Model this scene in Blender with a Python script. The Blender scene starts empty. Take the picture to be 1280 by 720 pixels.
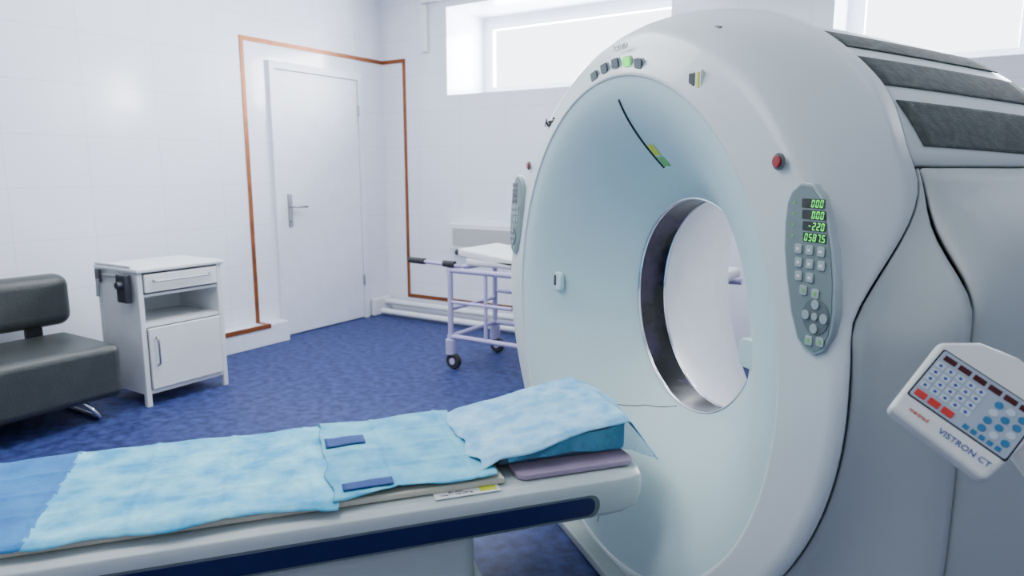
import bpy, bmesh, math, random
from mathutils import Vector, Matrix, noise
random.seed(3)
S=bpy.context.scene
COL=S.collection
PI=math.pi
rad=math.radians
OFF={}

# ------------------------------------------------------------------ materials
def pm(name,c1,c2=None,scale=8,rough=.5,metal=0,bump=0,bscale=40,coat=0,emit=0,alpha=1,spec=.5,detail=4,contrast=(.3,.7),bdist=.01):
    m=bpy.data.materials.new(name); m.use_nodes=True
    nt=m.node_tree; b=nt.nodes['Principled BSDF']
    tc=nt.nodes.new('ShaderNodeTexCoord')
    n=nt.nodes.new('ShaderNodeTexNoise'); n.inputs['Scale'].default_value=scale; n.inputs['Detail'].default_value=detail
    nt.links.new(tc.outputs['Object'],n.inputs['Vector'])
    r=nt.nodes.new('ShaderNodeValToRGB')
    if c2 is None: c2=tuple(x*.94 for x in c1)
    r.color_ramp.elements[0].position=contrast[0]; r.color_ramp.elements[1].position=contrast[1]
    r.color_ramp.elements[0].color=(*c2,1); r.color_ramp.elements[1].color=(*c1,1)
    nt.links.new(n.outputs['Fac'],r.inputs['Fac'])
    nt.links.new(r.outputs['Color'],b.inputs['Base Color'])
    b.inputs['Roughness'].default_value=rough; b.inputs['Metallic'].default_value=metal
    b.inputs['Coat Weight'].default_value=coat
    b.inputs['Specular IOR Level'].default_value=spec
    b.inputs['Alpha'].default_value=alpha
    if emit:
        nt.links.new(r.outputs['Color'],b.inputs['Emission Color']); b.inputs['Emission Strength'].default_value=emit
    if bump:
        n2=nt.nodes.new('ShaderNodeTexNoise'); n2.inputs['Scale'].default_value=bscale; n2.inputs['Detail'].default_value=5
        nt.links.new(tc.outputs['Object'],n2.inputs['Vector'])
        bp=nt.nodes.new('ShaderNodeBump'); bp.inputs['Strength'].default_value=bump; bp.inputs['Distance'].default_value=bdist
        nt.links.new(n2.outputs['Fac'],bp.inputs['Height']); nt.links.new(bp.outputs['Normal'],b.inputs['Normal'])
    return m

def tilemat(name,axis,c,mortar,tw=.45,th=.3,rough=.14):
    m=bpy.data.materials.new(name); m.use_nodes=True
    nt=m.node_tree; b=nt.nodes['Principled BSDF']
    g=nt.nodes.new('ShaderNodeNewGeometry'); sp=nt.nodes.new('ShaderNodeSeparateXYZ'); cb=nt.nodes.new('ShaderNodeCombineXYZ')
    nt.links.new(g.outputs['Position'],sp.inputs[0])
    nt.links.new(sp.outputs[axis],cb.inputs[0]); nt.links.new(sp.outputs[2],cb.inputs[1])
    br=nt.nodes.new('ShaderNodeTexBrick'); br.offset=0
    br.inputs['Scale'].default_value=1; br.inputs['Brick Width'].default_value=tw; br.inputs['Row Height'].default_value=th
    br.inputs['Mortar Size'].default_value=.003; br.inputs['Mortar Smooth'].default_value=.4
    br.inputs['Color1'].default_value=(*c,1); br.inputs['Color2'].default_value=(*[x*.985 for x in c],1); br.inputs['Mortar'].default_value=(*mortar,1)
    nt.links.new(cb.outputs[0],br.inputs['Vector'])
    nt.links.new(br.outputs['Color'],b.inputs['Base Color'])
    b.inputs['Roughness'].default_value=rough
    n=nt.nodes.new('ShaderNodeTexNoise'); n.inputs['Scale'].default_value=2.5
    nt.links.new(g.outputs['Position'],n.inputs['Vector'])
    bp=nt.nodes.new('ShaderNodeBump'); bp.inputs['Strength'].default_value=.2; bp.inputs['Distance'].default_value=.02
    nt.links.new(n.outputs['Fac'],bp.inputs['Height']); nt.links.new(bp.outputs['Normal'],b.inputs['Normal'])
    return m

M_wl=tilemat('tile_left',1,(.77,.80,.89),(.65,.68,.77))
M_wb=tilemat('tile_back',0,(.82,.84,.92),(.70,.72,.81))
M_ceil=pm('ceiling_paint',(.85,.86,.88),rough=.9)
M_floor=pm('blue_linoleum',(.036,.056,.195),(.010,.017,.082),scale=20,rough=.55,detail=14,contrast=(.36,.66),spec=.3,bump=.1,bscale=120)
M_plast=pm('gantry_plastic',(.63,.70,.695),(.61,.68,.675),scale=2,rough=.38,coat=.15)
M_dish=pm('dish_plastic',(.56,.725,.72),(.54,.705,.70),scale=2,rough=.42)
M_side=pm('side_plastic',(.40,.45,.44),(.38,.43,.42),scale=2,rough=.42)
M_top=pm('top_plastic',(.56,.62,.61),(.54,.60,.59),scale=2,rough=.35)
M_seam=pm('seam_dark',(.02,.022,.025),rough=.8)
M_vent=pm('vent_dark',(.08,.10,.09),(.035,.045,.042),scale=50,rough=.75,bump=.4,bscale=220)
M_chrome=pm('chrome',(.8,.8,.82),rough=.12,metal=1)
M_glassdark=pm('bore_window',(.03,.02,.05),(.004,.006,.007),scale=6,rough=.12,spec=.35,contrast=(.45,.6))
M_liner=pm('bore_liner',(.88,.90,.91),rough=.35)
M_panel=pm('panel_grey',(.18,.24,.235),(.16,.22,.215),rough=.45)
M_bord=pm('panel_border',(.38,.46,.455),rough=.35,metal=.3)
M_key=pm('key_grey',(.34,.42,.41),rough=.5)
M_keyD=pm('key_grey_dark',(.11,.145,.15),rough=.5)
M_black=pm('black_plastic',(.015,.015,.018),rough=.4)
M_clamp=pm('clamp_grey',(.06,.065,.075),rough=.35,metal=.6)
M_dispg=pm('display_window',(.006,.014,.008),rough=.15)
M_green=pm('green_led',(.1,.95,.12),(.1,.9,.1),rough=.4,emit=1.2)
M_greenl=pm('green_print',(.18,.55,.12),rough=.5)
M_yel=pm('yellow_label',(.75,.78,.04),rough=.5)
M_white=pm('white_label',(.85,.86,.84),rough=.5)
M_red=pm('red_button',(.35,.006,.015),rough=.3)
M_ink=pm('black_ink',(.02,.02,.025),rough=.8,spec=.1)
M_inkg=pm('grey_ink',(.25,.28,.30),rough=.6)
M_table=pm('table_plastic',(.50,.56,.55),(.48,.54,.53),rough=.35,coat=.2)
M_navy=pm('navy_stripe',(.008,.014,.075),(.006,.012,.065),rough=.35)
M_matt=pm('mattress_beige',(.60,.58,.46),rough=.7)
M_mauve=pm('mauve_pad',(.36,.27,.38),rough=.7)
M_foam=pm('headrest_grey',(.05,.09,.15),(.04,.075,.12),rough=.6)
M_sheet=pm('blue_sheet',(.008,.31,.58),(.20,.64,.77),scale=11,rough=.7,bump=.35,bscale=22,detail=8,contrast=(.34,.64),bdist=.01)
M_sheet2=pm('cyan_sheet',(.012,.28,.50),(.13,.50,.64),scale=12,rough=.7,bump=.35,bscale=26,detail=8,contrast=(.32,.66),bdist=.01)
M_sheetD=pm('deep_blue_sheet',(.006,.13,.39),(.015,.21,.50),scale=10,rough=.7,bump=.3)
M_sheet3=pm('pale_sheet',(.10,.38,.66),(.34,.64,.79),scale=15,rough=.8,bump=.4,bscale=40,detail=10,contrast=(.33,.66),bdist=.012)
M_strap=pm('strap_navy',(.008,.045,.20),rough=.8)
M_leather=pm('leather_grey',(.036,.043,.042),(.028,.034,.033),scale=12,rough=.42,bump=.2,bscale=120)
M_cab=pm('cabinet_white',(.70,.72,.73),rough=.35)
M_cabd=pm('cabinet_inside',(.45,.45,.44),rough=.6)
M_door=pm('door_paint',(.76,.79,.88),rough=.35)
M_pvc=pm('pvc_white',(.85,.87,.90),rough=.35)
M_copper=pm('copper_band',(.32,.09,.018),(.19,.05,.011),scale=14,rough=.4,metal=.35)
M_steel=pm('steel',(.45,.46,.48),rough=.3,metal=1)
M_lav=pm('lavender_paint',(.46,.42,.66),rough=.35)
M_lavp=pm('stretcher_pad',(.80,.81,.80),rough=.6)
M_rub=pm('rubber',(.02,.02,.022),rough=.6)
M_pipe=pm('pipe_white',(.78,.80,.84),rough=.35)
M_cons=pm('console_white',(.72,.75,.70),rough=.35,coat=.2)
M_consp=pm('console_panel',(.36,.43,.50),rough=.4)
M_conskey=pm('console_key',(.55,.62,.68),rough=.4)
M_conskeyr=pm('console_key_red',(.60,.03,.02),rough=.4)
M_conskeyb=pm('console_key_blue',(.02,.17,.34),rough=.4)
M_cdisp=pm('console_display',(.08,.006,.008),(.04,.004,.006),rough=.2)
M_redp=pm('red_print',(.7,.06,.03),rough=.5)
M_bluep=pm('blue_print',(.015,.05,.30),rough=.5)

# ------------------------------------------------------------------ helpers
def tag(o,label=None,cat=None,kind=None,group=None):
    if label:o['label']=label
    if cat:o['category']=cat
    if kind:o['kind']=kind
    if group:o['group']=group
    return o
def empty(name,loc,rotz=0,mat4=None,label=None,cat=None,group=None):
    e=bpy.data.objects.new(name,None); e.empty_display_size=.1
    if mat4 is not None: e.matrix_world=mat4
    else:
        e.location=loc; e.rotation_euler=(0,0,rotz)
    COL.objects.link(e); OFF[e]=Vector((0,0,0)); tag(e,label,cat,None,group)
    return e
def mk(name,verts,faces,mat,parent=None,smooth=False,frame=None,label=None,cat=None,kind=None,mats=None,fm=None,group=None):
    vs=[Vector(v) for v in verts]
    lo=Vector([min(v[i] for v in vs) for i in range(3)]); hi=Vector([max(v[i] for v in vs) for i in range(3)])
    c=Vector(((lo.x+hi.x)/2,(lo.y+hi.y)/2,lo.z))
    me=bpy.data.meshes.new(name)
    me.from_pydata([v-c for v in vs],[],faces); me.update()
    for mm in (mats or [mat]): me.materials.append(mm)
    if fm:
        for p,i in zip(me.polygons,fm): p.material_index=i
    bm=bmesh.new(); bm.from_mesh(me); bmesh.ops.recalc_face_normals(bm,faces=bm.faces); bm.to_mesh(me); bm.free()
    if smooth:
        for p in me.polygons: p.use_smooth=True
    o=bpy.data.objects.new(name,me); COL.objects.link(o)
    if parent is not None:
        o.parent=parent; o.location=c-OFF[parent]; OFF[o]=c
    else:
        if frame is not None: o.matrix_world=frame@Matrix.Translation(c)
        else: o.location=c
        OFF[o]=c
    tag(o,label,cat,kind,group)
    return o
def bev(o,w=.01,seg=3,ang=30):
    b=o.modifiers.new('bevel','BEVEL'); b.width=w; b.segments=seg; b.limit_method='ANGLE'; b.angle_limit=rad(ang)
    for p in o.data.polygons: p.use_smooth=True
    n=o.modifiers.new('wn','WEIGHTED_NORMAL'); n.keep_sharp=True
    return o
def solid(o,t,off=-1):
    m=o.modifiers.new('solid','SOLIDIFY'); m.thickness=t; m.offset=off; return o
BF=[(0,3,2,1),(4,5,6,7),(0,1,5,4),(1,2,6,5),(2,3,7,6),(3,0,4,7)]
def bv(x0,x1,y0,y1,z0,z1):
    return [(x0,y0,z0),(x1,y0,z0),(x1,y1,z0),(x0,y1,z0),(x0,y0,z1),(x1,y0,z1),(x1,y1,z1),(x0,y1,z1)]
def box(name,x0,x1,y0,y1,z0,z1,mat,parent=None,b=0,seg=2,**k):
    o=mk(name,bv(x0,x1,y0,y1,z0,z1),BF,mat,parent,**k)
    if b: bev(o,b,seg)
    return o
def boxes(name,L,mat,parent=None,b=0,**k):
    v=[];f=[]
    for q in L:
        n=len(v); v+=bv(*q); f+=[tuple(i+n for i in t) for t in BF]
    o=mk(name,v,f,mat,parent,**k)
    if b: bev(o,b,2)
    return o
def cylv(p0,p1,r0,r1=None,n=20):
    p0=Vector(p0);p1=Vector(p1); r1=r0 if r1 is None else r1
    a=(p1-p0).normalized(); t=Vector((0,0,1)) if abs(a.z)<.9 else Vector((1,0,0))
    x=a.cross(t).normalized(); y=a.cross(x)
    v=[];f=[]
    for p,r in((p0,r0),(p1,r1)):
        for i in range(n):
            th=2*PI*i/n; v.append(p+(x*math.cos(th)+y*math.sin(th))*r)
    for i in range(n):
        j=(i+1)%n; f.append((i,j,n+j,n+i))
    f.append(tuple(range(n-1,-1,-1))); f.append(tuple(range(n,2*n)))
    return v,f
def cyl(name,p0,p1,r,mat,parent=None,r1=None,n=20,b=0,**k):
    v,f=cylv(p0,p1,r,r1,n); o=mk(name,v,f,mat,parent,**k)
    bev(o,b or r*.08,2,40); return o
def cyls(name,L,mat,parent=None,n=14,**k):
    V=[];F=[]
    for (p0,p1,r) in L:
        v,f=cylv(p0,p1,r,None,n); m=len(V); V+=v; F+=[tuple(i+m for i in t) for t in f]
    o=mk(name,V,F,mat,parent,**k); bev(o,.002,2,40); return o
def sweepv(pts,r,n=10,closed=False):
    P=[Vector(p) for p in pts]; v=[];f=[]; N=len(P); up=None
    for i,p in enumerate(P):
        if closed: t=(P[(i+1)%N]-P[i-1])
        else: t=(P[min(i+1,N-1)]-P[max(i-1,0)])
        t.normalize()
        if up is None:
            up=Vector((0,0,1)) if abs(t.z)<.9 else Vector((1,0,0))
        x=t.cross(up)
        if x.length<1e-5: x=t.cross(Vector((1,0,0)))
        x.normalize(); y=x.cross(t).normalized(); up=y
        for k in range(n):
            a=2*PI*k/n; v.append(p+(x*math.cos(a)+y*math.sin(a))*r)
    for i in range(N if closed else N-1):
        j=(i+1)%N
        for k in range(n):
            l=(k+1)%n; f.append((i*n+k,i*n+l,j*n+l,j*n+k))
    if not closed:
        f.append(tuple(range(n-1,-1,-1))); f.append(tuple((N-1)*n+k for k in range(n)))
    return v,f
def tube(name,pts,r,mat,parent=None,n=10,closed=False,**k):
    v,f=sweepv(pts,r,n,closed); return mk(name,v,f,mat,parent,smooth=True,**k)
def rnd(pts,r,seg=5):
    P=[Vector(p) for p in pts]; out=[P[0]]
    for i in range(1,len(P)-1):
        a=(P[i-1]-P[i]); b=(P[i+1]-P[i]); ra=min(r,a.length*.45,b.length*.45)
        A=P[i]+a.normalized()*ra; B=P[i]+b.normalized()*ra
        for s in range(seg+1):
            t=s/seg; out.append(A*(1-t)**2+P[i]*2*t*(1-t)+B*t*t)
    out.append(P[-1]); return out
def grid(name,rows,mat,parent=None,cu=False,cv=False,smooth=True,**k):
    nr=len(rows);nc=len(rows[0]); v=[p for r in rows for p in r]; f=[]
    for i in range(nr if cv else nr-1):
        for j in range(nc if cu else nc-1):
            a=i*nc+j;b=i*nc+(j+1)%nc;c=((i+1)%nr)*nc+(j+1)%nc;d=((i+1)%nr)*nc+j
            f.append((a,b,c,d))
    return mk(name,v,f,mat,parent,smooth=smooth,**k)
def prism(name,poly,fn,t0,t1,mat,parent=None,b=0,seg=2,**k):
    n=len(poly); v=[fn(a,bb,t0) for a,bb in poly]+[fn(a,bb,t1) for a,bb in poly]
    f=[tuple(range(n)),tuple(range(2*n-1,n-1,-1))]+[(i,(i+1)%n,n+(i+1)%n,n+i) for i in range(n)]
    o=mk(name,v,f,mat,parent,**k)
    if b: bev(o,b,seg)
    return o
def rrect(cx,cy,w,h,r,seg=5):
    out=[]
    for (sx,sy,a0) in((1,1,0),(-1,1,90),(-1,-1,180),(1,-1,270)):
        for i in range(seg+1):
            a=rad(a0+90*i/seg); out.append((cx+sx*(w/2-r)+r*math.cos(a),cy+sy*(h/2-r)+r*math.sin(a)))
    return out
def circ(cx,cy,r,n=24,ry=None):
    ry=ry or r
    return [(cx+r*math.cos(2*PI*i/n),cy+ry*math.sin(2*PI*i/n)) for i in range(n)]
def text(name,s,size,M,mat,parent=None,ext=.0006,shear=0,align='CENTER',off=0,**k):
    c=bpy.data.curves.new('t','FONT'); c.body=s; c.size=size; c.extrude=ext; c.align_x=align; c.align_y='CENTER'; c.shear=shear; c.offset=off
    c.resolution_u=3
    o=bpy.data.objects.new('t',c); COL.objects.link(o)
    bpy.context.view_layer.update()
    dg=bpy.context.evaluated_depsgraph_get(); me=bpy.data.meshes.new_from_object(o.evaluated_get(dg))
    v=[M@x.co for x in me.vertices]; f=[tuple(p.vertices) for p in me.polygons]
    bpy.data.objects.remove(o)
    return mk(name,v,f,mat,parent,**k)
def ss(x):
    x=max(0,min(1,x)); return x*x*(3-2*x)

# ------------------------------------------------------------------ camera
cam=bpy.data.cameras.new('camera'); co=bpy.data.objects.new('camera',cam); COL.objects.link(co)
co.location=(0,0,1.3); co.rotation_euler=(rad(90-9.5),0,rad(32.6)); cam.lens=24.75; cam.sensor_width=36
cam.clip_start=.02
cam.dof.use_dof=True; cam.dof.focus_distance=1.8; cam.dof.aperture_fstop=4.5
S.camera=co

# ------------------------------------------------------------------ room
XL=-4.45; YB=4.83; XR=3.2; YF=-2.6; H=3.0
box('floor',XL-.2,XR+.2,YF-.2,YB+.7,-.1,0,M_floor,kind='structure')
box('ceiling',XL-.2,XR+.2,YF-.2,YB+.7,H,H+.1,M_ceil,kind='structure')
box('wall_left',XL-.2,XL,YF-.2,YB,0,H,M_wl,kind='structure')
box('wall_right',XR,XR+.2,YF,YB,0,H,M_wl,kind='structure')
box('wall_front',XL,XR+.2,YF-.2,YF,0,H,M_wb,kind='structure')
W1=(-3.73,-1.80); W2=(-.77,1.3); WZ=(1.92,2.62); WD=.62
boxes('wall_back',[(XL-.2,W1[0],YB,YB+WD+.1,0,H),(W1[1],W2[0],YB,YB+WD+.1,0,H),(W2[1],XR+.2,YB,YB+WD+.1,0,H),
  (W1[0],W1[1],YB,YB+WD+.1,0,WZ[0]),(W1[0],W1[1],YB,YB+WD+.1,WZ[1],H),
  (W2[0],W2[1],YB,YB+WD+.1,0,WZ[0]),(W2[0],W2[1],YB,YB+WD+.1,WZ[1],H)],M_wb,kind='structure')
def window(name,x0,x1,n):
    y0=YB+WD-.08;y1=y0+.07;z0,z1=WZ; t=.06; L=[(x0,x1,y0,y1,z0,z0+t),(x0,x1,y0,y1,z1-t,z1)]
    w=(x1-x0)/n
    L.append((x0,x0+t,y0,y1,z0+t,z1-t)); L.append((x1-t,x1,y0,y1,z0+t,z1-t))
    for i in range(1,n):
        xx=x0+i*w; L.append((xx-t/2,xx+t/2,y0,y1,z0+t,z1-t))
    o=boxes(name,L,M_pvc,kind='structure')
    L=[]
    for i in range(n):
        a=x0+i*w+(.062 if i==0 else .032);b=x0+(i+1)*w-(.062 if i==n-1 else .032)
        za,zb=z0+.062,z1-.062
        L+=[(a,b,y0-.015,y0+.03,za,za+.045),(a,b,y0-.015,y0+.03,zb-.045,zb),(a,a+.045,y0-.015,y0+.03,za+.045,zb-.045),(b-.045,b,y0-.015,y0+.03,za+.045,zb-.045)]
    boxes('window_sash',L,M_pvc,o,kind='structure')
    return o
window('window_1',*W1,1); window('window_2',*W2,2)
def area(name,loc,rot,sx,sy,p,col):
    l=bpy.data.lights.new(name,'AREA'); l.shape='RECTANGLE'; l.size=sx; l.size_y=sy; l.energy=p; l.color=col
    o=bpy.data.objects.new(name,l); o.location=loc; o.rotation_euler=rot; COL.objects.link(o); return o
for w in (W1,W2):
    area('daylight',((w[0]+w[1])/2,YB+WD+.12,(WZ[0]+WZ[1])/2),(rad(-90),0,0),w[1]-w[0],WZ[1]-WZ[0],290,(.92,.96,1))
area('ceiling_fill',(-2.9,2.6,2.95),(0,0,0),1.4,1.4,85,(.93,.97,1))  # three unseen fill lamps under the ceiling, added to brighten the room
area('ceiling_fill',(-1.9,.7,2.95),(0,0,0),1.4,1.4,42,(.93,.97,1))
area('ceiling_fill',(.9,-.9,2.95),(0,0,0),1.4,1.4,9,(.93,.97,1))
wd=bpy.data.worlds.new('world'); S.world=wd; wd.use_nodes=True
bg=wd.node_tree.nodes['Background']; bg.inputs[0].default_value=(.85,.93,1,1); bg.inputs[1].default_value=6

# door
DY0,DY1=3.63,4.49
DT=2.05
boxes('trim_1',[(XL,XL+.03,DY0-.05,DY0,0,DT),(XL,XL+.03,DY1,DY1+.05,0,DT),(XL,XL+.03,DY0-.05,DY1+.05,DT,DT+.055)],M_door,kind='structure')
door=box('door_1',XL+.001,XL+.018,DY0+.004,DY1-.004,.01,DT-.004,M_door,b=.003,kind='structure')
box('handle_plate',XL+.018,XL+.028,DY0+.065,DY0+.107,.86,1.12,M_steel,door,b=.004,label='brushed steel handle plate')
tube('handle',rnd([(XL+.025,DY0+.086,1.02),(XL+.075,DY0+.086,1.02),(XL+.075,DY0+.215,1.015)],.02),.010,M_steel,door,label='steel lever handle')
cyl('lock_cylinder',(XL+.026,DY0+.086,.91),(XL+.038,DY0+.086,.91),.012,M_steel,door)
for z in (.3,1.75):
    cyl('hinge',(XL+.030,DY1-.002,z),(XL+.030,DY1-.002,z+.09),.009,M_steel,door)
box('baseboard_left',XL,XL+.13,YF,DY0-.07,0,.155,M_wl,b=.004,kind='structure')
cw=.032
boxes('trim_2',[(XL,XL+.006,3.37-cw/2,3.37+cw/2,.157,2.25-cw),(XL,XL+.006,3.37-cw/2,YB,2.25-cw,2.25),(XL+.006,-4.2-cw/2,YB-.006,YB,2.25-cw,2.25),
  (-4.2-cw/2,-4.2+cw/2,YB-.006,YB,.16,2.25),(-4.2+cw/2,-2.2,YB-.006,YB,.16,.16+cw),
  (XL+.0,XL+.12,3.37-cw/2,3.37+cw/2,.1555,.160),(XL+.12,XL+.136,2.6,3.37+cw/2,.13,.162)],M_copper,kind='structure')
cyls('heating_pipe',[((-4.42,4.74,.115),(-2.0,4.74,.115),.026)],M_pipe,label='white painted heating pipe along the wall base',cat='pipe')
cyls('heating_pipe',[((-4.36,4.64,.045),(-2.0,4.64,.045),.026)],M_pipe,label='white painted lower heating pipe near floor',cat='pipe')
box('pipe_bracket',-4.44,-4.40,4.58,YB-.01,0,.155,M_pipe,b=.01,label='white bracket holding the heating pipes',cat='bracket')
box('cable_conduit',-3.98,-3.92,YB-.04,YB-.001,2.28,2.66,M_pvc,b=.006,label='short upright white plastic cable conduit on tiled wall',cat='conduit')
box('cable_conduit',-3.98,-1.0,YB-.032,YB-.001,2.67,2.71,M_pvc,b=.004,label='long white plastic cable conduit above the window',cat='conduit')
bx=box('wall_cabinet',-3.66,-2.6,YB-.10,YB-.001,.64,.86,M_pvc,b=.008,label='low white wall box above the pipes',cat='box')
box('front_panel',-3.62,-2.64,YB-.104,YB-.10,.67,.82,M_cabd,bx,label='grey recessed front')

# ------------------------------------------------------------------ sofa
sf=empty('sofa',(0,0,0),label='dark grey leather sofa with padded back roll and chrome legs',cat='sofa')
box('seat',-4.24,-3.67,-.3,1.93,.12,.405,M_leather,sf,b=.045,seg=5)
box('backrest',-4.31,-4.15,-.3,1.94,.45,.735,M_leather,sf,b=.065,seg=6)
for y in(1.72,.2): box('backrest_bracket',-4.26,-4.22,y,y+.08,.38,.50,M_black,sf,b=.005)
for y in (1.80,-.1):
    tube('leg',rnd([(-3.73,y-.06,.125),(-3.73,y+.02,.012),(-4.17,y+.02,.012),(-4.17,y-.06,.125)],.03),.011,M_chrome,sf,label='chrome tube leg')

# ------------------------------------------------------------------ bedside cabinet
cb=empty('bedside_cabinet',(0,0,0),label='white metal hospital bedside cabinet with drawer and door',cat='cabinet')
x0,x1,y0,y1=-4.12,-3.72,2.07,2.57
ZT=.750
boxes('body',[(x0,x1,y0,y0+.02,.07,ZT),(x0,x1,y1-.02,y1,.07,ZT),(x0,x0+.015,y0+.02,y1-.02,.07,ZT),(x0+.015,x1,y0+.02,y1-.02,.07,.09),(x0+.015,x1-.005,y0+.02,y1-.02,.445,.465),(x0+.015,x1-.005,y0+.02,y1-.02,.615,.63)],M_cab,cb)
for a in(x0-.006,x1-.024):
    for b_ in (y0-.006,y1-.024): box('leg',a,a+.03,b_,b_+.03,0,ZT-.001,M_cab,cb,b=.004)
box('top',x0-.015,x1+.02,y0-.015,y1+.02,ZT,ZT+.025,M_cab,cb,b=.008)
box('top_rail',x0-.01,x1-.05,y0-.012,y0+.004,ZT+.025,ZT+.040,M_cab,cb,b=.005)
dr=box('drawer',x1-.004,x1+.014,y0+.03,y1-.03,.64,.74,M_cab,cb,b=.004)
tube('handle',rnd([(x1+.014,y0+.08,.705),(x1+.035,y0+.08,.70),(x1+.035,y1-.08,.70),(x1+.014,y1-.08,.705)],.015),.006,M_steel,dr,label='steel bar handle')
dd=box('door',x1-.004,x1+.016,y0+.03,y1-.03,.095,.44,M_cab,cb,b=.005)
tube('handle',rnd([(x1+.014,y0+.07,.39),(x1+.035,y0+.07,.38),(x1+.035,y0+.07,.24),(x1+.014,y0+.07,.23)],.015),.006,M_steel,dd,label='steel bar handle')
cl=empty('rail_clamp',(0,0,0),label='dark metal clamp hooked on cabinet side',cat='clamp')
box('jaw',-3.84,-3.75,y0-.055,y0-.018,.59,.745,M_clamp,cl,b=.006)
box('jaw',-4.10,-4.05,y0-.03,y0-.016,.68,.755,M_clamp,cl,b=.004)
box('rail',-4.12,-3.76,y0-.022,y0-.010,.715,.730,M_steel,cl,b=.003,label='thin steel rail')
cyl('screw',(-3.78,y0-.085,.69),(-3.78,y0-.05,.69),.020,M_clamp,cl)
cyl('screw',(-4.06,y0-.04,.60),(-4.06,y0-.035,.70),.010,M_steel,cl)

# ------------------------------------------------------------------ stretcher
st=empty('hospital_stretcher',(0,0,0),label='lavender tube hospital stretcher with white pad and black handles',cat='stretcher')
sx0,sx1,sy0,sy1=-2.80,-1.05,3.60,4.12
fr=[]
for y in(sy0,sy1):
    fr+=[((sx0,y,.66),(sx1,y,.66),.018),((sx0,y,.22),(sx1,y,.22),.016),((sx0+.02,y,.16),(sx0+.02,y,.66),.018),((sx1-.1,y,.16),(sx1-.1,y,.66),.018),((sx0+.02,y,.45),(sx0+.5,y,.45),.012),((sx0+.30,y,.22),(sx0+.30,y,.66),.012)]
for x in(sx0+.02,sx1-.1):
    fr+=[((x,sy0,.66),(x,sy1,.66),.018),((x,sy0,.22),(x,sy1,.22),.016),((x,sy0,.40),(x,sy1,.40),.012)]
cyls('frame',fr,M_lav,st)
for y in (sy0,sy1):
    tube('push_handle',rnd([(sx0+.1,y,.69),(sx0-.30,y,.705)],.02),.012,M_lav,st)
    cyl('grip',(sx0-.32,y,.705),(sx0-.19,y,.702),.021,M_rub,st,label='black rubber grip')
    cyl('grip',(sx0-.03,y,.70),(sx0+.06,y,.70),.022,M_rub,st,label='black rubber grip')
box('pad',sx0+.12,sx1,sy0+.03,sy1-.03,.69,.75,M_lavp,st,b=.02)
v=[(sx0+.06,sy0+.03,.80),(sx0+.06,sy1-.03,.80),(sx0+.52,sy1-.03,.752),(sx0+.52,sy0+.03,.752),(sx0+.06,sy0+.03,.75),(sx0+.06,sy1-.03,.75),(sx0+.50,sy1-.03,.70),(sx0+.50,sy0+.03,.70)]
hr=mk('head_section',v,[(0,1,2,3),(4,7,6,5),(0,4,5,1),(1,5,6,2),(2,6,7,3),(3,7,4,0)],M_lavp,st); bev(hr,.012,3)
for x in(sx0+.02,sx1-.1):
    for y in(sy0,sy1):
        c=cyl('caster_fork',(x,y,.10),(x,y,.20),.036,M_lav,st)
        cyl('wheel',(x+.02,y-.018,.055),(x+.02,y+.018,.055),.054,M_rub,c,n=28,b=.008,label='black rubber caster wheel')
        cyl('hub',(x+.02,y-.022,.055),(x+.02,y+.022,.055),.022,M_lav,c)

# ------------------------------------------------------------------ CT gantry
GX,GY=-.743,2.263; GR=rad(-38.4)
GM=Matrix.Translation((GX,GY,0))@Matrix.Rotation(GR,4,'Z')
ga=empty('ct_gantry',(GX,GY,0),GR,label='large white CT scanner gantry with round bore and control panels',cat='scanner')
zc=.854; BR=.36; GW=.975; GH=.922
def Rout(th):
    c,s=abs(math.cos(th)),math.sin(th)
    if s>=0: h,n=GH,2
    else: h,n=.835,2+1.5*s**6
    return ((c/GW)**n+(abs(s)/h)**n)**(-1/n)
def Rim(th):
    c,s=math.cos(th),math.sin(th); a,b,o=.80,.765,.044
    A=(c/a)**2+(s/b)**2; B=2*s*o/b**2; C=(o/b)**2-1
    return min((-B+math.sqrt(B*B-4*A*C))/(2*A),Rout(th)-.022)
def seam(z):
    if z>1.31: return -.03+.05*ss((z-1.31)/.2)
    return -.283+.253*ss((z-.98)/.33)**.9
def Dd(t): return -.30*(1-(1-t)**1.6)
def dish(r,th,off=0):
    t=(r-BR)/(Rim(th)-BR); return (r*math.cos(th),Dd(t)-off,zc+r*math.sin(th))
N=192
rows=[]
TH=[2*PI*i/N for i in range(N)]
def ring(fn): rows.append([ (r*math.cos(t),d,zc+r*math.sin(t)) for t in TH for (r,d) in [fn(t)] ])
ring(lambda t:(BR-.004,.03)); ring(lambda t:(BR-.003,.008)); ring(lambda t:(BR,.0))
for i in range(1,19):
    ring(lambda t,i=i:(BR+(Rim(t)-BR)*i/18,Dd(i/18)))
drows=rows; rows=[rows[-1]]
grid('dish_cover',drows,M_dish,ga,cu=True,label='pale recessed round dish around the bore')
def faced(t): return -.304+.035*max(0,math.sin(t))
def Wd(t): return .035+.085*max(0,math.sin(t))
ring(lambda t:(Rim(t)+.003,-.305))
ring(lambda t:(min(Rim(t)+.012,Rout(t)-.012),-.306+.004*max(0,math.sin(t))))
for k in(.5,1):
    ring(lambda t,k=k:(max(Rim(t)+.013,(Rim(t)+.012)*(1-k)+(Rout(t)-Wd(t))*k) if Rout(t)-Wd(t)>Rim(t)+.013 else Rout(t)-.010+.004*k, -.305*(1-k)+faced(t)*k))
def sm(t): return max(seam(zc+Rout(t)*math.sin(t)),faced(t)+.02)
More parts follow.
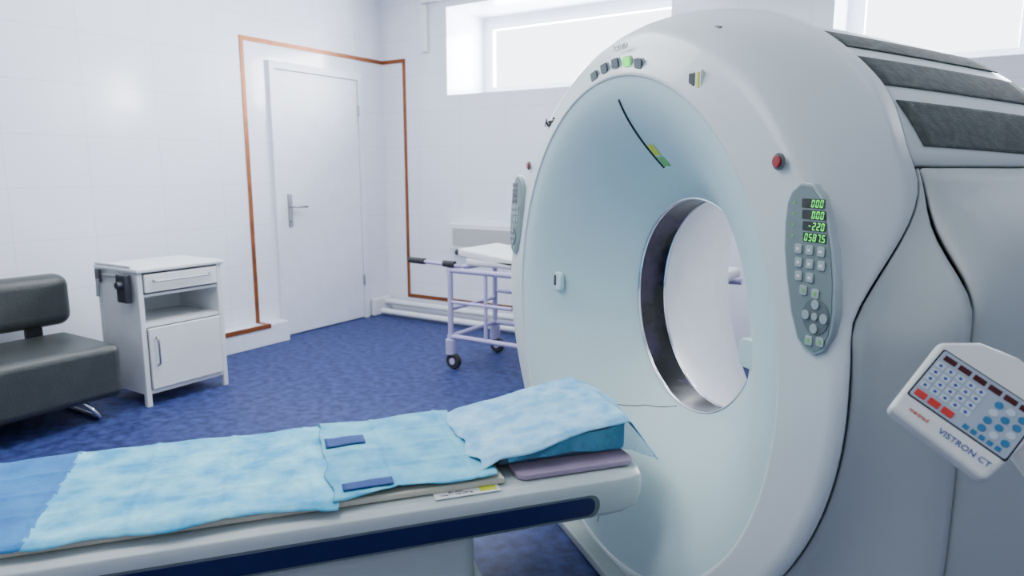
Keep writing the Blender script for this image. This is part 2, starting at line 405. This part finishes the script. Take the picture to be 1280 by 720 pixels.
for i in range(1,9):
    ph=PI/2*i/8
    def f(t,ph=ph):
        R=Rout(t); a=min(Wd(t),.01 if R-Wd(t)<=Rim(t)+.013 else 9); r=R-a+a*math.sin(ph)
        f0=faced(t)
        return (r,f0+(sm(t)-f0)*(1-math.cos(ph)))
    ring(f)
ring(lambda t:(Rout(t)-.012,sm(t)+.001))
ring(lambda t:(Rout(t)-.035,sm(t)+.002))
grid('front_cover',rows,M_plast,ga,cu=True)
rows=[]
up_=lambda t:max(0,math.sin(t))
ring(lambda t:(BR+.02,.02)); ring(lambda t:(Rout(t)-.06-.10*up_(t),-.16)); ring(lambda t:(Rout(t)-.04-.10*up_(t),-.15)); ring(lambda t:(Rout(t)-.05,.0)); ring(lambda t:(Rout(t)*.90,.60)); ring(lambda t:(Rout(t)*.88,.62))
grid('inner_frame',rows,M_seam,ga,cu=True,label='dark frame showing in cover seams')
DE=.72
rows=[]; ring(lambda t:(BR-.006,.012)); ring(lambda t:(BR-.006,.115)); grid('bore_window_band',rows,M_glassdark,ga,cu=True,label='dark reflective scan window band inside bore')
for d in(.008,.118):
    tube('bore_trim_ring',[((BR-.004)*math.cos(t),d,zc+(BR-.004)*math.sin(t)) for t in TH[::2]],.006,M_chrome,ga,closed=True,label='thin chrome ring')
rows=[]
for i in range(15):
    k=i/14
    ring(lambda t,k=k:(BR-.006+(min(Rim(t),.79)-BR)*(k**1.25),.118+(DE-.118)*k))
grid('rear_dish',rows,M_liner,ga,cu=True)
rows=[]; ring(lambda t:(min(Rim(t),.79)-.006,DE)); ring(lambda t:(Rout(t)*.90,DE+.004)); ring(lambda t:(Rout(t)*.90,DE-.03))
grid('rear_cover',rows,M_plast,ga,cu=True)
# top cover
ZS=1.310
rows=[]
DD=[.030,.034,.038,.042,.047,.055,.12,.22,.32,.42,.52,.60,.66,.70,.715]
def topR(d): return 1.0-.018*ss((d-.030)/.015)-.062*(max(0,d)/DE)**1.2-(.03*ss((d-.64)/.08))
for d in DD:
    rr=[]
    kf=topR(d)*(1 if d>.031 else .99)
    p0=math.asin((ZS+.003-zc)/(GH*kf))
    for j in range(65):
        p=p0+(PI-2*p0)*j/64
        dd_=d if d>.05 else min(d,max(seam(zc+GH*math.sin(p))+.006+(d-.030),-.02))
        rr.append((GW*math.cos(p)*kf,dd_,zc+GH*math.sin(p)*kf))
    rows.append(rr)
o=grid('top_cover',rows,M_top,ga); solid(o,.02)
def vent(pa,pb,d0,d1):
    rw=[];n=14
    for i in range(n+1):
        rr=[]
        for j in range(n+1):
            d=d0+(d1-d0)*i/n
            p=rad(pa+(pb-pa)*j/n)
            k=topR(d)
            rr.append(((GW*k+.002)*math.cos(p),d,zc+(GH*k+.002)*math.sin(p)))
        rw.append(rr)
    o=grid('vent_grille',rw,M_vent,ga,label='dark ribbed ventilation grille'); solid(o,.003,0); return o
for a,b,c in((33.4,41.8,.050),(45.2,52.6,.055),(56.2,63.0,.065)):
    vent(a,b,c,.63); vent(180-a,180-b,c,.63)
def W0(z):
    if z>=zc: return GW*math.sqrt(max(0,1-((z-zc)/GH)**2))
    lo,hi=-PI/2,0
    for _ in range(40):
        m=(lo+hi)/2
        if zc+Rout(m)*math.sin(m)<z: lo=m
        else: hi=m
    return Rout(lo)*math.cos(lo)
def Wk(z,k):
    return GW*k*math.sqrt(max(0,1-((z-zc)/(GH*k))**2))
def d2(z): return -.10+.085*ss((z-1.02)/.30)
def sidew(z,d):
    w=W0(z); tg=1.07-.03*ss((.6-z)/.6)
    B=(tg-w)*ss((1.33-z)/.30)
    k=ss((d-seam(z))/.16)
    if z>1.0:
        kk=ss((z-1.0)/.3); w=w*(1-kk)+Wk(z,topR(d))*kk
    return w+B*k-.05*ss((d-.6)/.12)
ZZ=[ZS-.006-(ZS-.006-.04)*i/44 for i in range(45)]
for sg in(1,-1):
    rw=[]
    for z in ZZ:
        a=max(seam(z),-.282)+.008;b=d2(z)-.005
        if b<a+.002:b=a+.002
        rw.append([(sg*(sidew(z,a+(b-a)*j/8)),a+(b-a)*j/8,z) for j in range(9)])
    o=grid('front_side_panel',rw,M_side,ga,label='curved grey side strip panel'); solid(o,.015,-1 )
    rw=[]
    for z in ZZ:
        a=d2(z)+.005;b=.715
        rw.append([(sg*(sidew(z,a+(b-a)*j/24)),a+(b-a)*j/24,z) for j in range(25)])
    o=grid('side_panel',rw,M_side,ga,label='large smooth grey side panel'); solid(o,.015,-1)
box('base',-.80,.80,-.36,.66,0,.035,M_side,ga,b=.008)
def seamtube(pts):
    o=tube('cover_seam',[dish(r,rad(t),.0004) for r,t in pts],.0016,M_keyD,ga,n=6,label='thin cover joint line')
def lerp_pts(P,n=10):
    out=[]
    for (a,b),(c,d) in zip(P,P[1:]):
        for i in range(n): out.append((a+(c-a)*i/n,b+(d-b)*i/n))
    out.append(P[-1]); return out
seamtube(lerp_pts([(.365,-97),(.42,-112),(.50,-124),(.58,-129),(.66,-128)]))
seamtube(lerp_pts([(.66,-128),(.655,-112),(.66,-98),(.68,-95.5),(.76,-95)]))
tube('laser_slit',[dish(r,rad(90),-.0005) for r in [.455+.205*i/14 for i in range(15)]],.0050,M_black,ga,n=8,label='thin black laser slit in the dish')
def face(a,b,t): return (a,t,b)
def plate(name,poly,d0,th,mat,parent,b=0,**k): return prism(name,poly,face,d0,d0-th,mat,parent,b,**k)
def FM(s,z,d,rot=0): return Matrix.Translation((s,d,z))@Matrix.Rotation(rot,4,'Y')@Matrix.Rotation(PI/2,4,'X')
for sg in(-1,1):
    x,y,z=dish(.61,0 if sg>0 else PI)
    g=plate('grip_recess',rrect(x,zc+.005,.085,.075,.02),y+.012,.020,M_dish,ga,b=.005,label='moulded oval recess')
    if sg<0: plate('sensor_window',rrect(x-.01,zc+.008,.028,.042,.006),y-.007,.003,M_black,g)
def dsticker(name,s0,s1,z0,z1,mat,label):
    rw=[]
    for i in range(6):
        r=[]
        for j in range(5):
            s=s0+(s1-s0)*j/4; z=z0+(z1-z0)*i/5
            th=math.atan2(z-zc,s); rr=math.hypot(s,z-zc); r.append(dish(rr,th,.002))
        rw.append(r)
    return grid(name,rw,mat,ga,label=label)
dsticker('warning_label',.010,.050,1.345,1.378,M_yel,'yellow laser warning label')
dsticker('warning_label',.012,.055,1.312,1.340,M_greenl,'small green sticker under the warning label')
for i,(s,z) in enumerate([(-.140,1.580),(-.072,1.595),(0,1.600),(.072,1.595),(.140,1.580)]):
    th=math.atan2(z-zc,s)
    b=plate('indicator_frame',rrect(0,0,.050,.036,.012),0,.006,M_bord,ga,b=.002)
    b.location=(s,-.290,z); b.rotation_euler=(rad(8),PI/2-th,0)
    i2=plate('indicator_lamp',rrect(0,0,.040,.027,.006),-.006,.003,M_green if i==3 else M_keyD,ga,label='lit green indicator' if i==3 else 'dark indicator lamp')
    i2.parent=b; i2.location=(0,-.007,.006)
p=plate('information_plate',rrect(.42,1.520,.056,.048,.003),-.284,.008,M_white,ga,label='white plate with dark window')
plate('display_window',rrect(.410,1.522,.024,.034,.002),-.292,.002,M_dispg,p)
plate('yellow_strip',rrect(.437,1.520,.010,.038,.002),-.292,.002,M_yel,p)
plate('warning_triangle',[(.345,1.503),(.378,1.503),(.3615,1.536)],-.288,.003,M_yel,ga,label='small yellow warning triangle')
for sg in(1,-1):
    r_=plate('emergency_button_base',circ(sg*.752,1.318,.018),-.292,.006,M_keyD,ga,b=.002,label='dark round button collar')
    plate('emergency_button',circ(sg*.752,1.318,.013),-.298,.005,M_red,r_,b=.002,label='red emergency stop button')
plate('sensor_eye',circ(.37,1.655,.022,20,.010),-.175,.03,M_keyD,ga,b=.002,label='small dark oval sensor')
text('brand_lettering','Aquilion',.044,FM(-.530,1.478,-.286,0),M_ink,ga,shear=.2,ext=.001,off=.0006,label='dark italic lettering')
text('maker_lettering','TOSHIBA',.024,FM(0,1.665,-.281,0),M_inkg,ga,label='small grey lettering')
SEG={'0':'abcdef','1':'bc','2':'abged','3':'abgcd','4':'fgbc','5':'afgcd','6':'afgedc','7':'abc','8':'abcdefg','9':'abcdfg','-':'g',' ':''}
def sevenseg(txt,s0,z0,h,dp,mat,parent,name='led_digits',**k):
    V=[];F=[]; w=h*.55;t=h*.13; x=s0
    def q(x0,y0,x1,y1):
        n=len(V)
        for a,b in((x0,y0),(x1,y0),(x1,y1),(x0,y1)):
            V.append((x+a+b*.15,dp,z0+b))
        F.append((n,n+1,n+2,n+3))
    for ch in txt:
        if ch=='.':
            x-=w*.45; q(w*.3,-h/2,w*.3+t,-h/2+t); x+=w*.5; continue
        for sname in SEG[ch]:
            if sname=='a':q(t*.6,h/2-t,w-t*.6,h/2)
            if sname=='d':q(t*.6,-h/2,w-t*.6,-h/2+t)
            if sname=='g':q(t*.6,-t/2,w-t*.6,t/2)
            if sname=='f':q(0,t*.3,t,h/2-t*.3)
            if sname=='e':q(0,-h/2+t*.3,t,-t*.3)
            if sname=='b':q(w-t,t*.3,w,h/2-t*.3)
            if sname=='c':q(w-t,-h/2+t*.3,w,-t*.3)
        x+=w*1.45
    return mk(name,V,F,mat,parent,**k)
OUT=[(.80,1.235),(.797,1.19),(.80,1.14),(.812,1.08),(.832,1.01),(.855,.962),(.878,.943),(.905,.938),(.930,.952),(.946,.985),(.951,1.03),(.947,1.09),(.936,1.15),(.917,1.21),(.896,1.252),(.870,1.275),(.838,1.278),(.812,1.26)]
def shrink(P,k):
    out=[];n=len(P)
    for i in range(n):
        a=Vector(P[i-1]);b=Vector(P[i]);c=Vector(P[(i+1)%n]); t=(c-a).normalized(); nn=Vector((-t.y,t.x)); out.append(tuple(b+nn*k))
    return out
def cpanel(sg):
    P=[(sg*a,b) for a,b in OUT]
    kk=.007 if sg>0 else -.007
    pb=plate('control_panel',P,-.290,.0185,M_bord,ga,b=.003,label='grey oval control panel with green displays and keys')
    plate('panel_face',shrink(P,kk),-.3085,.0015,M_panel,pb)
    for i,(tx,z) in enumerate((('000',1.236),('000',1.214),('-220',1.192),('0587.5',1.170))):
        s=.866+i*.003
        plate('display',rrect(sg*(s+.012),z,.062,.018,.002),-.310,.001,M_dispg,pb)
        h=.0145
        n=len(tx.replace('.','')); s0=sg*(s+.012)+.029-n*h*.55*1.38
        if sg>0: sevenseg(tx,s0,z,h,-.3115,M_green,pb,label='glowing green digits')
        plate('marker',circ(sg*(.826 if sg>0 else .905),z,.003,8),-.310,.001,M_greenl,pb)
    K=[]
    for r,z in enumerate((1.145,1.118,1.091)):
        for c in range(3):
            if r==2 and c==2: continue
            K.append((.846+c*.031+r*.003,z))
    K+=[(.868,1.064),(.901,1.062)]
    K+=[(.892,.966),(.922,.970)]
    for (s,z) in K:
        k_=plate('key',rrect(sg*s,z,.020,.019,.004),-.310,.003,M_key,pb,b=.0012)
        plate('key_symbol',rrect(sg*s,z,.007,.008,.001),-.313,.0006,M_greenl,k_) if (z<1.08) else plate('key_symbol',rrect(sg*s,z,.008,.005,.001),-.313,.0006,M_white,k_)
    cx,cz=sg*.905,1.017
    pad=plate('direction_pad',circ(cx,cz,.036,32),-.310,.002,M_keyD,pb,b=.001,label='round dark direction pad')
    for a,b in((0,.024),(0,-.024),(.024,0),(-.024,0)):
        k_=plate('key',circ(cx+a,cz+b,.010,16),-.312,.003,M_key,pad,b=.001)
    plate('key',circ(cx,cz,.008,16),-.312,.003,M_key,pad,b=.001)
cpanel(1); cpanel(-1)

# ------------------------------------------------------------------ patient table
tb=empty('patient_table',(GX,GY,0),GR,label='white CT patient table with navy side stripe',cat='patient table')
TE=-.325; TS=-2.75
half=[(.0,.452),(.24,.452),(.292,.448),(.312,.436),(.318,.415),(.316,.375),(.300,.335),(.262,.305),(0,.298)]
sec=half+[(-a,b) for a,b in reversed(half[1:-1])]
rw=[]
for d,k in((TS,1),(TE-.10,1),(TE-.05,.985),(TE-.02,.955),(TE-.005,.915),(TE,.86)):
    rw.append([(a*k,d,(b-.38)*(1-(1-k)*1.2)+.38+(.0 if k==1 else (1-k)*.03)) for a,b in sec])
n=len(sec); V=[p for r in rw for p in r]; F=[]
for i in range(len(rw)-1):
    for j in range(n):
        F.append((i*n+j,i*n+(j+1)%n,(i+1)*n+(j+1)%n,(i+1)*n+j))
F.append(tuple(range(n))); F.append(tuple((len(rw)-1)*n+j for j in range(n)))
o=mk('table_body',V,F,M_table,tb); bev(o,.008,3,20)
for sg in(1,-1):
    prism('side_stripe',rrect((TS-.49)/2,.372,-(TS+.49),.054,.024),lambda a,b,t:(t*sg,a,b),.298,.3195,M_navy,tb,b=.002,label='recessed navy blue stripe')
    prism('stripe_frame',rrect((TS-.475)/2,.372,-(TS+.475),.066,.030),lambda a,b,t:(t*sg,a,b),.296,.3180,M_keyD,tb,b=.001,label='thin dark outline of stripe')
box('pedestal',-.21,.21,-2.3,-.80,.03,.29,M_table,tb,b=.05)
box('pedestal_skirt',-.25,.25,-2.35,-.76,0,.12,M_table,tb,b=.03)
sl=box('label_plate',.258,.296,-.94,-.76,.4510,.4530,M_white,tb,b=.0005,label='white sticker with black print and yellow square')
sl.rotation_euler=(0,rad(5),0)
box('yellow_strip',.264,.288,-.815,-.77,.4530,.4538,M_yel,sl)
text('print','IEC 60601\nClass I  -  max 205 kg',.010,Matrix.Translation((.277,-.880,.4532))@Matrix.Rotation(PI/2,4,'Z'),M_ink,sl,ext=.0004)

o=box('mattress',-.262,.268,-2.7,-.74,.4535,.472,M_matt,frame=GM,label='thin beige mattress on the scanner table',cat='mattress'); bev(o,.006,3)
def nz(x,y,s,seed=0): return noise.noise(Vector((x*s,y*s,seed)))
def sheet(name,s0,s1,da,db,mat,zf,label,ns=70,nd=80,edge=.02,mats=None,band=None):
    rw=[]
    for i in range(nd+1):
        r=[]
        for j in range(ns+1):
            u=i/nd;v=j/ns; dlin=da+(db-da)*u
            a0=s0+edge*nz(dlin*3,0,1.5,1); a1=s1+edge*nz(dlin*3.2,0,1.7,9)
            b0=da+edge*nz(v*3,0,2,3); b1=db+edge*nz(v*3,0,2.3,7)
            s=a0+(a1-a0)*v; d=b0+(b1-b0)*u
            r.append((s,d,zf(s,d)))
        rw.append(r)
    fm=None
    if band is not None:
        fm=[1 if (rw[i][j][1]<band) else 0 for i in range(nd) for j in range(ns)]
    o=grid(name,rw,mat,None,frame=GM,label=label,cat='sheet',mats=mats,fm=fm,group='disposable blue sheets on the scanner table')
    solid(o,.0012,1); return o
def zt(base,amp,seed):
    def f(s,d):
        z=base+amp*(.5*nz(s,d,5,seed)+.18*nz(s,d,16,seed)+.7*abs(nz(s*.5,d,4,seed+2))-.25*abs(nz(s+d*.4,d*.3-s,9,seed+5)))
        for c in(-.13,.0,.13): z+=.0035*math.exp(-((s-c-.006*nz(d,0,3,seed))/.007)**2)
        q=(d+.08)%.21; z+=.0035*math.exp(-((q-.1-.006*nz(s,0,4,seed))/.007)**2)
        ex=max(0,abs(s)-.268); z-= min(.5*ex,.03)
        return max(z,.4745 if abs(s)<.28 else .4565)
    return f
zA=zt(.482,.015,1); zB=zt(.487,.015,4)
sheet('disposable_sheet',-.300,.290,-2.7,-1.19,M_sheet,zA,'crumpled cyan blue disposable sheet covering the mattress',mats=[M_sheet,M_sheetD],band=-1.87,nd=200)
sheet('disposable_sheet',-.285,.272,-1.20,-.765,M_sheet2,zB,'thin cyan disposable sheet with navy straps near headrest')
def strap(s0,s1,d0,d1,label):
    rw=[[ (s0+(s1-s0)*j/6,d0+(d1-d0)*i/10,max(zA(s0+(s1-s0)*j/6,d0+(d1-d0)*i/10),zB(s0+(s1-s0)*j/6,d0+(d1-d0)*i/10),.482)+.004) for j in range(7)] for i in range(11)]
    o=grid('strap',rw,M_strap,None,frame=GM,label=label,cat='strap'); solid(o,.002,1)
strap(-.110,-.045,-1.190,-1.075,'short navy fabric strap on the sheet')
strap(.215,.252,-1.170,-1.040,'short navy fabric strap near sheet edge')
prism('mauve_pad',rrect(0,-.52,.54,.36,.03),lambda a,b,t:(a,b,t),.4535,.470,M_mauve,None,b=.004,frame=GM,label='mauve foam pad under the headrest',cat='pad')
v=[(-.20,-.74,.495),(.20,-.74,.495),(.20,-.335,.495),(-.20,-.335,.495),(-.20,-.74,.53),(.20,-.74,.53),(.20,-.335,.600),(-.20,-.335,.600)]
v=[(a,b,c-.023) for a,b,c in v]
o=mk('headrest',v,BF,M_foam,None,frame=GM,label='dark blue grey headrest block under a pale sheet',cat='headrest'); bev(o,.015,4)
def zh(s,d):
    top=.510+.070*(d+.74)/.405
    z=top+.006+.008*max(-.3,nz(s,d,7,2))+.002*nz(s,d,20,5)
    if d<-.75: z=top+.006-(-.75-d)*.25
    if d>-.34: z=.584-(d+.34)*(.50+.9*ss((s+.1)/.35))
    if s<-.21: z-=(-.21-s)*.8
    if s>.205: z-=(s-.205)*.4
    z+=.004*math.exp(-((s+.02)/.006)**2)+.003*math.exp(-((d+.55-.1*s)/.006)**2)
    return z
hs_=sheet('disposable_sheet',-.25,.232,-.80,-.245,M_sheet3,zh,'pale blue disposable sheet draped over the headrest',ns=60,nd=60,edge=.03)
rw=[]
for i in range(31):
    r=[]
    for j in range(9):
        u=i/30;v=j/8
        d=-.72+.48*u; top=zh(.22,d); bot=.474 if d<-.34 else .474-.03*(d+.34)/.1
        z=top-.005-(top-.005-bot)*v*(.30+.70*u)
        r.append((.228+.010*v+.005*math.sin(u*22+v*2),d,z))
    rw.append(r)
M_drape=pm('thin_drape',(.03,.25,.46),(.10,.40,.58),scale=14,rough=.7,alpha=.5)
grid('hanging_edge',rw,M_drape,hs_,label='thin translucent blue sheet edge hanging beside headrest')

# ------------------------------------------------------------------ injector console
h_=rad(32.6); pt=rad(9.5)
R_=Vector((math.cos(h_),math.sin(h_),0)); F_=Vector((-math.sin(h_)*math.cos(pt),math.cos(h_)*math.cos(pt),-math.sin(pt))); U_=R_.cross(F_)
Xc=(R_*.68-U_*.578-F_*.45).normalized(); Yc=(R_*.719+U_*.647+F_*.255); Yc=(Yc-Xc*Yc.dot(Xc)).normalized(); Nc=Xc.cross(Yc)
pos=Vector((.036,1.158,.956)); sc=.72
CM=Matrix(((Xc.x*sc,Yc.x*sc,Nc.x*sc,pos.x),(Xc.y*sc,Yc.y*sc,Nc.y*sc,pos.y),(Xc.z*sc,Yc.z*sc,Nc.z*sc,pos.z),(0,0,0,1)))
cn=empty('injector_console',(0,0,0),mat4=CM,label='white injector control console with keypad on a stand',cat='console')
hs=[(-.122,-.090),(.082,-.098),(.120,.16),(.0,.175),(-.070,.158),(-.128,.105)]
prism('housing',hs,lambda a,b,t:(a,b,t),-.002,-.040,M_cons,cn,b=.012,seg=4)
prism('lower_housing',[(-.085,-.06),(.05,-.07),(.09,.12),(-.08,.10)],lambda a,b,t:(a,b,t),-.085,-.036,M_cons,cn,b=.016,seg=4)
def cpl(name,poly,z0,th,mat,parent,b=0,**k): return prism(name,poly,lambda a,b_,t:(a,b_,t),z0,z0+th,mat,parent,b,**k)
kp=cpl('keypad',rrect(-.012,.026,.196,.130,.005),-.003,.003,M_consp,cn,b=.0006,label='grey blue membrane keypad')
cpl('keypad_border',rrect(-.012,.026,.203,.137,.006),-.0035,.002,M_ink,cn,b=.0004)
for i in range(6):
    d=cpl('display',rrect(-.090+i*.031,.076,.025,.013,.001),-.0002,.0012,M_cdisp,kp,label='dark red digit display')
for r in range(4):
    for c in range(5):
        k_=cpl('key',rrect(-.098+c*.021,.054-r*.019,.017,.014,.003),-.0002,.0016,M_conskey,kp,b=.0004)
        cpl('key_symbol',circ(-.098+c*.021,.054-r*.019,.0035,12),.0013,.0004,M_bluep,k_)
for i in range(3):
    cpl('key',rrect(-.093+i*.028,-.026,.023,.015,.002),-.0001,.0022,M_conskeyr,kp,b=.0004,label='red function key')
for r in range(4):
    for c in range(3):
        bl=(r+c)%3!=1
        cpl('key',circ(.024+c*.023,.052-r*.021,.0080,16),-.0002,.0018,M_conskeyb if bl else M_conskey,kp,b=.0004,label='round blue key' if bl else 'round pale key')
for i in range(5):
    cpl('key',rrect(.002+i*.016,-.029,.011,.010,.002),-.0001,.0018,M_conskeyb,kp,b=.0003,label='small dark blue key')
text('maker_lettering','medrad',.013,Matrix.Translation((-.072,-.066,-.001)),M_redp,cn)
text('model_lettering','VISTRON CT',.018,Matrix.Translation((.022,-.068,-.001)),M_bluep,cn)
inv=CM.inverted()
wp=pos-Nc*.05+Xc*.0+Yc*.06
base=Vector((wp.x+.18,wp.y+.03,0))
a=inv@wp; b_=inv@Vector((base.x,base.y,.72)); c_=inv@Vector((base.x,base.y,.08))
tube('stand_arm',[a,b_],.022,M_cons,cn)
tube('stand_pole',[b_,c_],.024,M_steel,cn)
V=[];F=[]
for k in range(5):
    an=2*PI*k/5+.3; e=Vector((base.x+.24*math.cos(an),base.y+.24*math.sin(an),.07))
    v,f=cylv(inv@Vector((base.x,base.y,.10)),inv@e,.022,None,12); m=len(V); V+=v;F+=[tuple(i+m for i in t) for t in f]
    v,f=cylv(inv@(e+Vector((-.012*math.sin(an),.012*math.cos(an),-.035))),inv@(e+Vector((.012*math.sin(an),-.012*math.cos(an),-.035))),.034/sc,None,18)
    mk('wheel',v,f,M_rub,cn,label='black caster wheel')
mk('stand_base',V,F,M_cons,cn)
bpy.context.view_layer.update()
